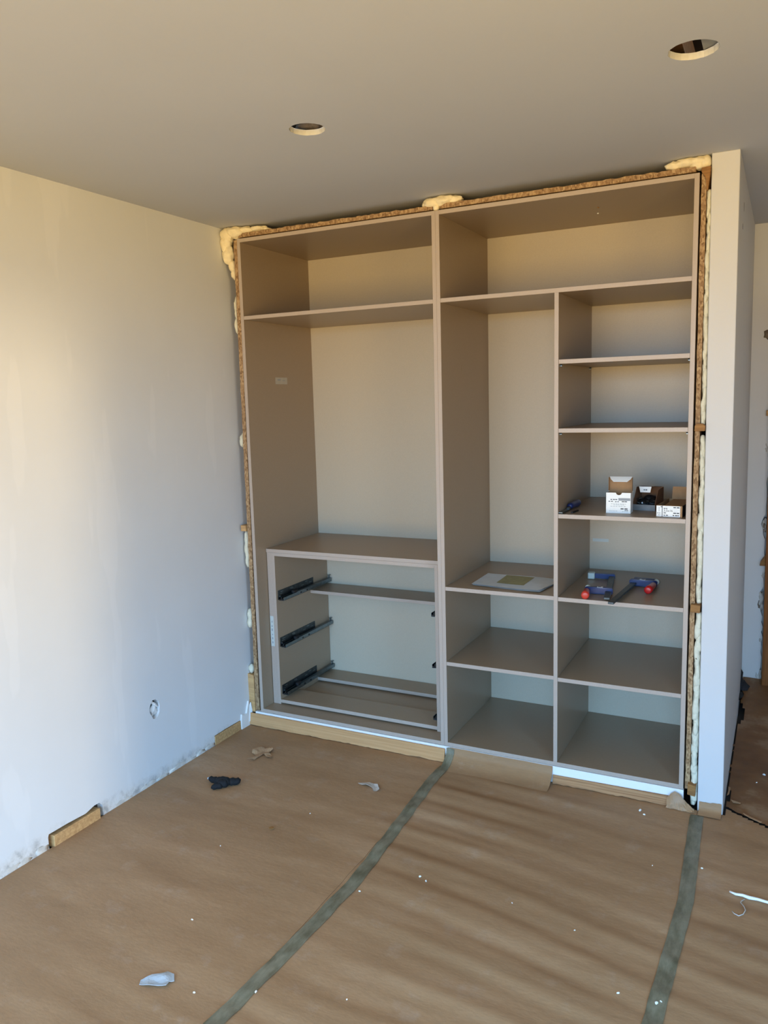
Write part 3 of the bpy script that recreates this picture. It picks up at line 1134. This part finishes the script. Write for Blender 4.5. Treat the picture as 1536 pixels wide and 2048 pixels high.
poly_prism(bm, [(.004, d2, h2), (w2 - .008, d2, h2), (w2 - .02, d2 - .07, h2 + .008), (-.004, d2 - .075, h2 + .009)], (0, 0, .0012))
obj('top_flap', bm, 'grey_board', ob, local=True)
bm = bmesh.new()
poly_prism(bm, [(.012, d2 - .076, h2 + .006), (w2 - .030, d2 - .072, h2 + .006), (w2 - .034, d2 - .075, h2 - .018), (.018, d2 - .078, h2 - .018)], (0, .0012, 0))
obj('white_tag', bm, 'white_board', ob, local=True)
bm = bmesh.new()
bars_x(bm, .032, .048, d2 - .079, h2 - .009, .004, 2, 14)
obj('print', bm, 'ink', ob, local=True)
bm = bmesh.new()
rnd = random.Random(9)
for k in range(16):
    x, y, z = rnd.uniform(.012, w2 - .014), rnd.uniform(.012, .09), .022 + rnd.uniform(0, .022)
    a = rnd.uniform(0, 6.28)
    tube(bm, [(x, y, z), (x + .012 * math.cos(a), y + .012 * math.sin(a), z + rnd.uniform(0, .006))], [.004, .003], 7)
obj('fittings', bm, 'zinc', ob, local=True)['kind'] = 'stuff'

# long open screw box with a printed label
lb = thing('screw_box', 'long open cardboard box with white printed size label, against right panel', 'box', (1.9135, .042, ZR3), math.radians(-5))
w3, d3, h3 = .097, .22, .045
bm = bmesh.new()
panel(bm, 0, w3, 0, .0015, 0, h3)
panel(bm, 0, w3, d3 - .0015, d3, 0, h3)
panel(bm, 0, .0015, 0, d3, 0, h3)
panel(bm, 0, w3, 0, d3, 0, .0015)
obj('box_body', bm, 'card', lb, local=True)
obj('side_wall', bx(w3 - .0015, w3, .0015, d3 - .0015, .0015, h3), 'black', lb, local=True)  # black stands in for the dark gap beside the panel
bm = bmesh.new()
poly_prism(bm, [(.018, .012, h3 - .010), (w3 - .004, .012, h3 - .010), (w3 - .004, d3 - .004, h3 - .002), (.018, d3 - .004, h3 - .002)], (0, 0, .0012))
panel(bm, .018, w3 - .004, .010, .0115, .020, h3 - .002)
obj('inner_flap', bm, 'card', lb, local=True)
bm = bmesh.new()
poly_prism(bm, [(.012, d3, h3), (w3 - .012, d3, h3), (w3 - .009, d3 + .004, h3 + .05), (.014, d3 + .004, h3 + .05)], (0, .0012, 0))
obj('end_flap', bm, 'card', lb, local=True)
lab = obj('size_label', bx(.0005, w3 - .008, -.0006, 0, .0015, h3 - .001), 'white_board', lb, local=True)
obj('print', bx(.021, .0235, -.0010, -.0006, .0015, h3 - .001), 'ink', lab, local=True)
text('size_print', '3,5x16', .0125, (.0275, -.0008, .0215), lab)
bm = bmesh.new()
for (a, b_, z, hh, n) in ((.028, .044, .0325, .003, 2), (.064, .088, .0365, .004, 2), (.064, .088, .0145, .004, 2), (.062, .088, .0055, .004, 3), (.028, .045, .0055, .0035, 2), (.028, .038, .0150, .003, 1), (.003, .018, .0140, .002, 2), (.006, .017, .0065, .002, 2)):
    bars_x(bm, a, b_, -.0006, z, hh, n, int(z * 1e4))
panel(bm, .0165, .0215, -.0010, -.0006, .0385, .0415)
obj('print', bm, 'ink', lab, local=True)
bm = bmesh.new()
for k in range(6):
    panel(bm, .009, .012, -.0010, -.0006, .022 + k * .003, .0238 + k * .003)
panel(bm, .064, .090, -.0010, -.0006, .0295, .0300)
panel(bm, .064, .090, -.0010, -.0006, .0225, .0230)
obj('print', bm, 'ink_grey', lab, local=True)

# putty knife / chisel with a blue handle
ch = thing('chisel', 'chisel with a thick dark blue handle at the left end of the shelf', 'chisel', (1.5455, .006, ZR3), math.radians(-3))
bm = bmesh.new()
box(bm, -.008, .008, 0, .105, .004, .007)
tube(bm, [(0, .10, .008), (0, .135, .013)], [.006, .007], 10)
obj('blade', bm, 'zinc', ch, local=True)
bm = bmesh.new()
tube(bm, [(0, .125, .014), (0, .133, .0155), (0, .15, .0165), (0, .18, .0165), (0, .205, .016), (0, .235, .016), (0, .255, .016), (0, .262, .016)], [.009, .0125, .0135, .0125, .0145, .0155, .0135, .008], 14)
obj('handle', bm, 'blue', ch, True, local=True)
bm = bmesh.new()
loc_box(bm, (1.588, .075, ZR3 + .0035), (.12, 1, 0), .034, .004, .003)
tag(obj('pencil_stub', bm, 'black'), 'short black stick lying in front of the white screw box', 'stick')

# folded plan
pl = thing('folded_plan', 'folded paper plan with an olive printed area on the middle shelf', 'paper', (1.28, .17, ZM1))


def sheet_quad(c, lift, seed, nx=24, ny=12, amp=.003):
    bm = bmesh.new()
    g = []
    for i in range(nx + 1):
        row = []
        for j in range(ny + 1):
            u, v = i / nx, j / ny
            p = Vector(c[0]) * (1 - u) * (1 - v) + Vector(c[1]) * u * (1 - v) + Vector(c[2]) * u * v + Vector(c[3]) * (1 - u) * v
            row.append(bm.verts.new((p.x, p.y, ZM1 + lift + amp * (.5 + .5 * math.sin(u * 7 + seed + v * 3)) * (.4 + u) + .0008 * noise.noise(Vector((u * 9, v * 9, seed))))))
        g.append(row)
    for a, b in zip(g, g[1:]):
        for k in range(ny):
            bm.faces.new((a[k], b[k], b[k + 1], a[k + 1]))
    return bm


for k, (dx, dy) in enumerate(((.004, -.003), (-.003, .004), (0, 0))):
    cs = [(1.132 + dx, .072 + dy, 0), (1.447 + dx, .035 + dy, 0), (1.486 - abs(dx), .288 + dy, 0), (1.128 + dx, .305 + dy, 0)]
    obj('paper_sheet', sheet_quad(cs, .0012 + .0022 * k, .4 * 2), 'paper', pl, True)


bm = sheet_quad([(1.228, .128, 0), (1.357, .115, 0), (1.362, .272, 0), (1.224, .290, 0)], 0, 0, 12, 12, 0)
# lay the print on the paper: evaluate the top sheet's own wave
cs = [(1.132, .072, 0), (1.447, .035, 0), (1.486, .288, 0), (1.128, .305, 0)]
for v in bm.verts:
    u = (v.co.x - 1.130) / (.335)
    vv = (v.co.y - .06) / .235
    v.co.z = ZM1 + .0056 + .0010 + .003 * (.5 + .5 * math.sin(u * 7 + .8 + vv * 3)) * (.4 + u)
obj('printed_area', bm, 'plan_print', pl, True)


# F-clamps
def f_clamp(label, loc, rotz, mirror, bar_len, slide, red, handle_len=.10):
    s = -1 if mirror else 1     # arms point to -x (mirror) or +x
    root = thing('bar_clamp', label, 'clamp', loc, rotz, None)
    bm = bmesh.new()
    box(bm, -.0115, .0115, 0, bar_len, .009, .018, bev=.001)
    for k in range(int(bar_len / .012)):        # serrations on the bar edge
        box(bm, -.0122, .0122, .006 + k * .012, .009 + k * .012, .0105, .0165)
    obj('bar', bm, 'steel_dark', root, local=True)
    bm = bmesh.new()
    y1 = bar_len - .012
    pts = [(-.014 * s, y1 - .012), (.02 * s, y1 - .014), (.085 * s, y1 - .008), (.092 * s, y1 + .004), (.07 * s, y1 + .012), (-.014 * s, y1 + .014)]
    poly_prism(bm, [(x, y, .004) for x, y in pts], (0, 0, .022))
    bmesh.ops.bevel(bm, geom=bm.edges[:], offset=.003, segments=2, affect='EDGES')
    obj('fixed_arm', bm, 'blue', root, local=True)
    bm = bmesh.new()
    pts = [(-.018 * s, slide - .018), (.03 * s, slide - .012), (.085 * s, slide - .010), (.098 * s, slide), (.085 * s, slide + .010), (.03 * s, slide + .012), (-.018 * s, slide + .014)]
    poly_prism(bm, [(x, y, .002) for x, y in pts], (0, 0, .028))
    bmesh.ops.bevel(bm, geom=bm.edges[:], offset=.004, segments=2, affect='EDGES')
    arm = obj('sliding_arm', bm, 'blue', root, local=True)
    bm = bmesh.new()
    box(bm, min(.022 * s, .046 * s), max(.022 * s, .046 * s), slide - .008, slide + .008, .0300, .0306)
    lab = obj('white_mark', bm, 'white_board', arm, local=True)
    bm = bmesh.new()
    box(bm, min(.030 * s, .042 * s), max(.030 * s, .042 * s), slide - .004, slide + .005, .0306, .0310)
    obj('print', bm, 'blue', arm, local=True)
    bm = bmesh.new()
    xs = .086 * s
    tube(bm, [(xs, slide - .03, .017), (xs, slide + .034, .017)], .0055, 10)
    obj('spindle', bm, 'zinc', root, True, local=True)
    bm = bmesh.new()
    tube(bm, [(xs, slide + .030, .017), (xs, slide + .042, .017)], [.010, .013], 12)
    obj('pressure_pad', bm, 'pad', root, True, local=True)
    if slide < bar_len - .1:
        bm = bmesh.new()
        box(bm, min(.074 * s, .104 * s), max(.074 * s, .104 * s), bar_len - .032, bar_len + .006, .002, .030, bev=.003)
        obj('protective_cap', bm, 'pad', root, local=True)
    bm = bmesh.new()
    L = handle_len
    tube(bm, [(xs, slide - .024, .017), (xs, slide - .030, .017), (xs, slide - .034 - .3 * L, .0175), (xs, slide - .034 - .75 * L, .018), (xs, slide - .034 - L, .018), (xs, slide - .036 - L, .018)],
         [.009, .013, .0135, .0165, .0155, .009], 14)
    obj('handle', bm, red, root, True, local=True)
    return root


f_clamp('bar clamp opened wide with an orange-red handle, left one on the shelf', (1.737, -.006, ZR4), math.radians(8), True, .42, .125, 'red', .075)
f_clamp('closed bar clamp with deep red handle, its bar jutting over the shelf edge', (1.766, -.076, ZR4 + .001), math.radians(-4), False, .445, .385, 'red_deep', .10)

# ------------------------------------------------------------------ litter on the floor


def scrap(name, label, cat, outline, mat, lift=.003, thick=.0015, curl=.012, seed=0):
    """a crumpled flat scrap with a given outline (world xy)"""
    bm = bmesh.new()
    vs = [bm.verts.new((x, y, 0)) for x, y in outline]
    f = bm.faces.new(vs)
    bmesh.ops.triangulate(bm, faces=[f])
    bmesh.ops.subdivide_edges(bm, edges=bm.edges[:], cuts=3, use_grid_fill=True)
    for v in bm.verts:
        v.co.z = h(v.co.x, v.co.y) + lift + curl * max(0, .25 + noise.noise(Vector((v.co.x * 28, v.co.y * 28, seed))))
    ret = bmesh.ops.extrude_face_region(bm, geom=bm.faces[:])
    for g in ret['geom']:
        if isinstance(g, bmesh.types.BMVert):
            g.co.z += thick
    return tag(obj(name, bm, mat), label, cat)


gl = bmesh.new()
gc = Vector((.215, -.60, .014))
for p, q, r0, r1 in (((.145, -.596), (.20, -.60), .011, .017), ((.205, -.655), (.235, -.622), .012, .017), ((.19, -.61), (.255, -.59), .020, .022), ((.25, -.59), (.288, -.562), .019, .014), ((.21, -.63), (.25, -.60), .018, .020)):
    n = 6
    tube(gl, [(p[0] + (q[0] - p[0]) * i / n, p[1] + (q[1] - p[1]) * i / n, max(r0, r1) * .75 + .002 * math.sin(i * 2.1 + p[0] * 40)) for i in range(n + 1)],
         [(r0 + (r1 - r0) * i / n) * (.6 if i in (0, n) else 1) for i in range(n + 1)], 10)
clampv(gl, z=(.0035, .06))
gt = thing('work_glove', 'crumpled black knitted glove lying on the kraft paper', 'glove', (.215, -.60, .0))
obj('glove', gl, 'glove', gt, True)
bm = bmesh.new()
blob(bm, (.142, -.596, .014), (.006, .006, .006), 4, .3, 1)
obj('finger_tip', bm, 'pvc', gt, True)['label'] = 'pale tip of a finger'

scrap('torn_paper', 'torn curl of brown paper near the left cardboard strip', 'paper scrap',
      [(.135, -.265), (.165, -.235), (.205, -.215), (.235, -.235), (.225, -.27), (.265, -.285), (.275, -.31), (.245, -.31), (.215, -.29), (.21, -.35), (.18, -.365), (.19, -.31), (.155, -.295)], 'brown_paper', .003, .001, .016, 2)
scrap('plastic_scrap', 'small crinkled translucent plastic scrap near the tape', 'plastic scrap',
      [(.757, -.352), (.80, -.325), (.845, -.335), (.872, -.372), (.855, -.395), (.835, -.365), (.79, -.362)], 'film', .003, .0006, .014, 5)
scrap('fabric_scrap', 'grey blue pointed scrap near the camera on the paper', 'scrap',
      [(.752, -1.652), (.762, -1.668), (.795, -1.660), (.838, -1.640), (.832, -1.622), (.842, -1.612), (.822, -1.590), (.80, -1.592), (.783, -1.617), (.770, -1.625)], 'pvc', .004, .0015, .012, 8)
scrap('wood_chip', 'small dark wood chip on the paper in mid floor', 'wood chip',
      [(.612, -.812), (.622, -.800), (.634, -.806), (.630, -.818), (.618, -.820)], 'wood_dark', .003, .003, .004, 11)

cd = thing('packing_strap', 'white plastic strap with a trailing curled thread on the right', 'strap', (2.3, -.535, 0))
bm = bmesh.new()
pth = [(2.246, -.524), (2.265, -.531), (2.285, -.528), (2.305, -.533), (2.33, -.531), (2.36, -.535), (2.40, -.53)]
tube(bm, [(x, y, max(h(x, y), 0) + .008) for x, y in pth], [.003, .0042, .005, .006, .005, .0045, .003], 8)
obj('strip', bm, 'white', cd, True)
bm = bmesh.new()
pth = [(2.292, -.542), (2.283, -.556), (2.281, -.565), (2.292, -.585), (2.297, -.606), (2.291, -.628), (2.279, -.640), (2.266, -.634), (2.259, -.624)]
tube(bm, [(x, y, max(h(x, y), 0) + .004) for x, y in pth], .0016, 6)
obj('thread', bm, 'film', cd, True)

CRUMB = [
    (.705, -1.373, .0045, 'white crumb alone on the left paper sheet, between left wall and tape seam'),
    (.700, -.650, .003, 'tiny white crumb on the paper in front of the black glove'),
    (.516, -.989, .003, 'tiny white crumb on the left paper sheet near the timber batten'),
    (1.277, -.854, .005, 'left one of two white crumbs close together right of the near tape seam'),
    (1.306, -.869, .005, 'right one of two white crumbs close together right of the near tape seam'),
    (1.125, -1.016, .0045, 'white crumb hugging the right edge of the near tape seam'),
    (1.895, -.100, .008, 'largest white crumb in front of the brown cardboard strip'),
    (1.915, -.125, .005, 'small white crumb next to the largest crumb by the cardboard strip'),
    (1.425, -.048, .004, 'white crumb at the foot of the upturned paper edge'),
    (1.612, -.866, .003, 'tiny white crumb in the middle of the rippled sheet'),
    (1.828, -.914, .003, 'tiny white crumb on the rippled sheet, towards the far tape seam'),
    (1.994, -.463, .003, 'tiny white crumb just left of the far tape seam'),
    (2.152, -.415, .004, 'white crumb just right of the far tape seam'),
    (2.099, -1.122, .006, 'white crumb lying on the far tape seam near the picture bottom'),
    (2.109, -1.111, .004, 'smaller white crumb touching the one on the far tape seam'),
    (1.998, -1.125, .005, 'white crumb left of the far tape seam near the picture bottom'),
    (1.082, -1.548, .005, 'white crumb at the near tape seam, close to the camera'),
    (.922, -1.62, .004, 'white crumb right of the grey blue pointed scrap'),
    (1.326, -1.46, .003, 'tiny white crumb on rippled sheet at the bottom of the picture'),
    (2.327, .41, .007, 'larger white crumb on the dark paper behind the pier'),
    (2.301, .325, .004, 'smaller white crumb on the dark paper behind the pier')]
proto = None
for i, (x, y, r, lab) in enumerate(CRUMB):
    if proto is None:
        bm = bmesh.new()
        blob(bm, (0, 0, 0), (1, .75, .6), 3, .5, 1)
        proto = obj('plaster_crumb', bm, 'white')
        o = proto
    else:
        o = proto.copy()
        COL.objects.link(o)
    zz = hall_z(x, y) if y > .06 else h(x, y)
    o.location = (x, y, zz + r * .5)
    o.scale = (r, r, r)
    o.rotation_euler = (0, 0, i * 1.3)
    tag(o, lab, 'crumb', 'plaster crumbs on the floor')

# dark cloth at the foot of the hall wall
bm = bmesh.new()
for k, (x, y, z, a, b_, c_) in enumerate(((2.175, 1.33, .06, .035, .05, .07), (2.20, 1.34, .05, .04, .05, .045), (2.19, 1.22, .03, .02, .08, .03), (2.18, 1.355, .11, .02, .03, .05))):
    blob(bm, (x, y, z), (a, b_, c_), 400 + k, .35)
clampv(bm, x=(2.184, 2.4), y=(1.0, 1.425), z=(.055, .3))
tag(obj('cloth_heap', bm, 'cloth', None, True), 'dark grey cloth bundled at the foot of the hall wall', 'cloth')

# strokes of print and punched slots: too small to pick apart, one part each
for o in list(COL.objects):
    if o.type == 'MESH' and o.parent is not None and o.name.split('.')[0] in ('print', 'slot', 'rail_slot', 'handwriting', 'sticker_print', 'size_print', 'bar'):
        if o.name.split('.')[0] != 'bar':
            o['kind'] = 'stuff'
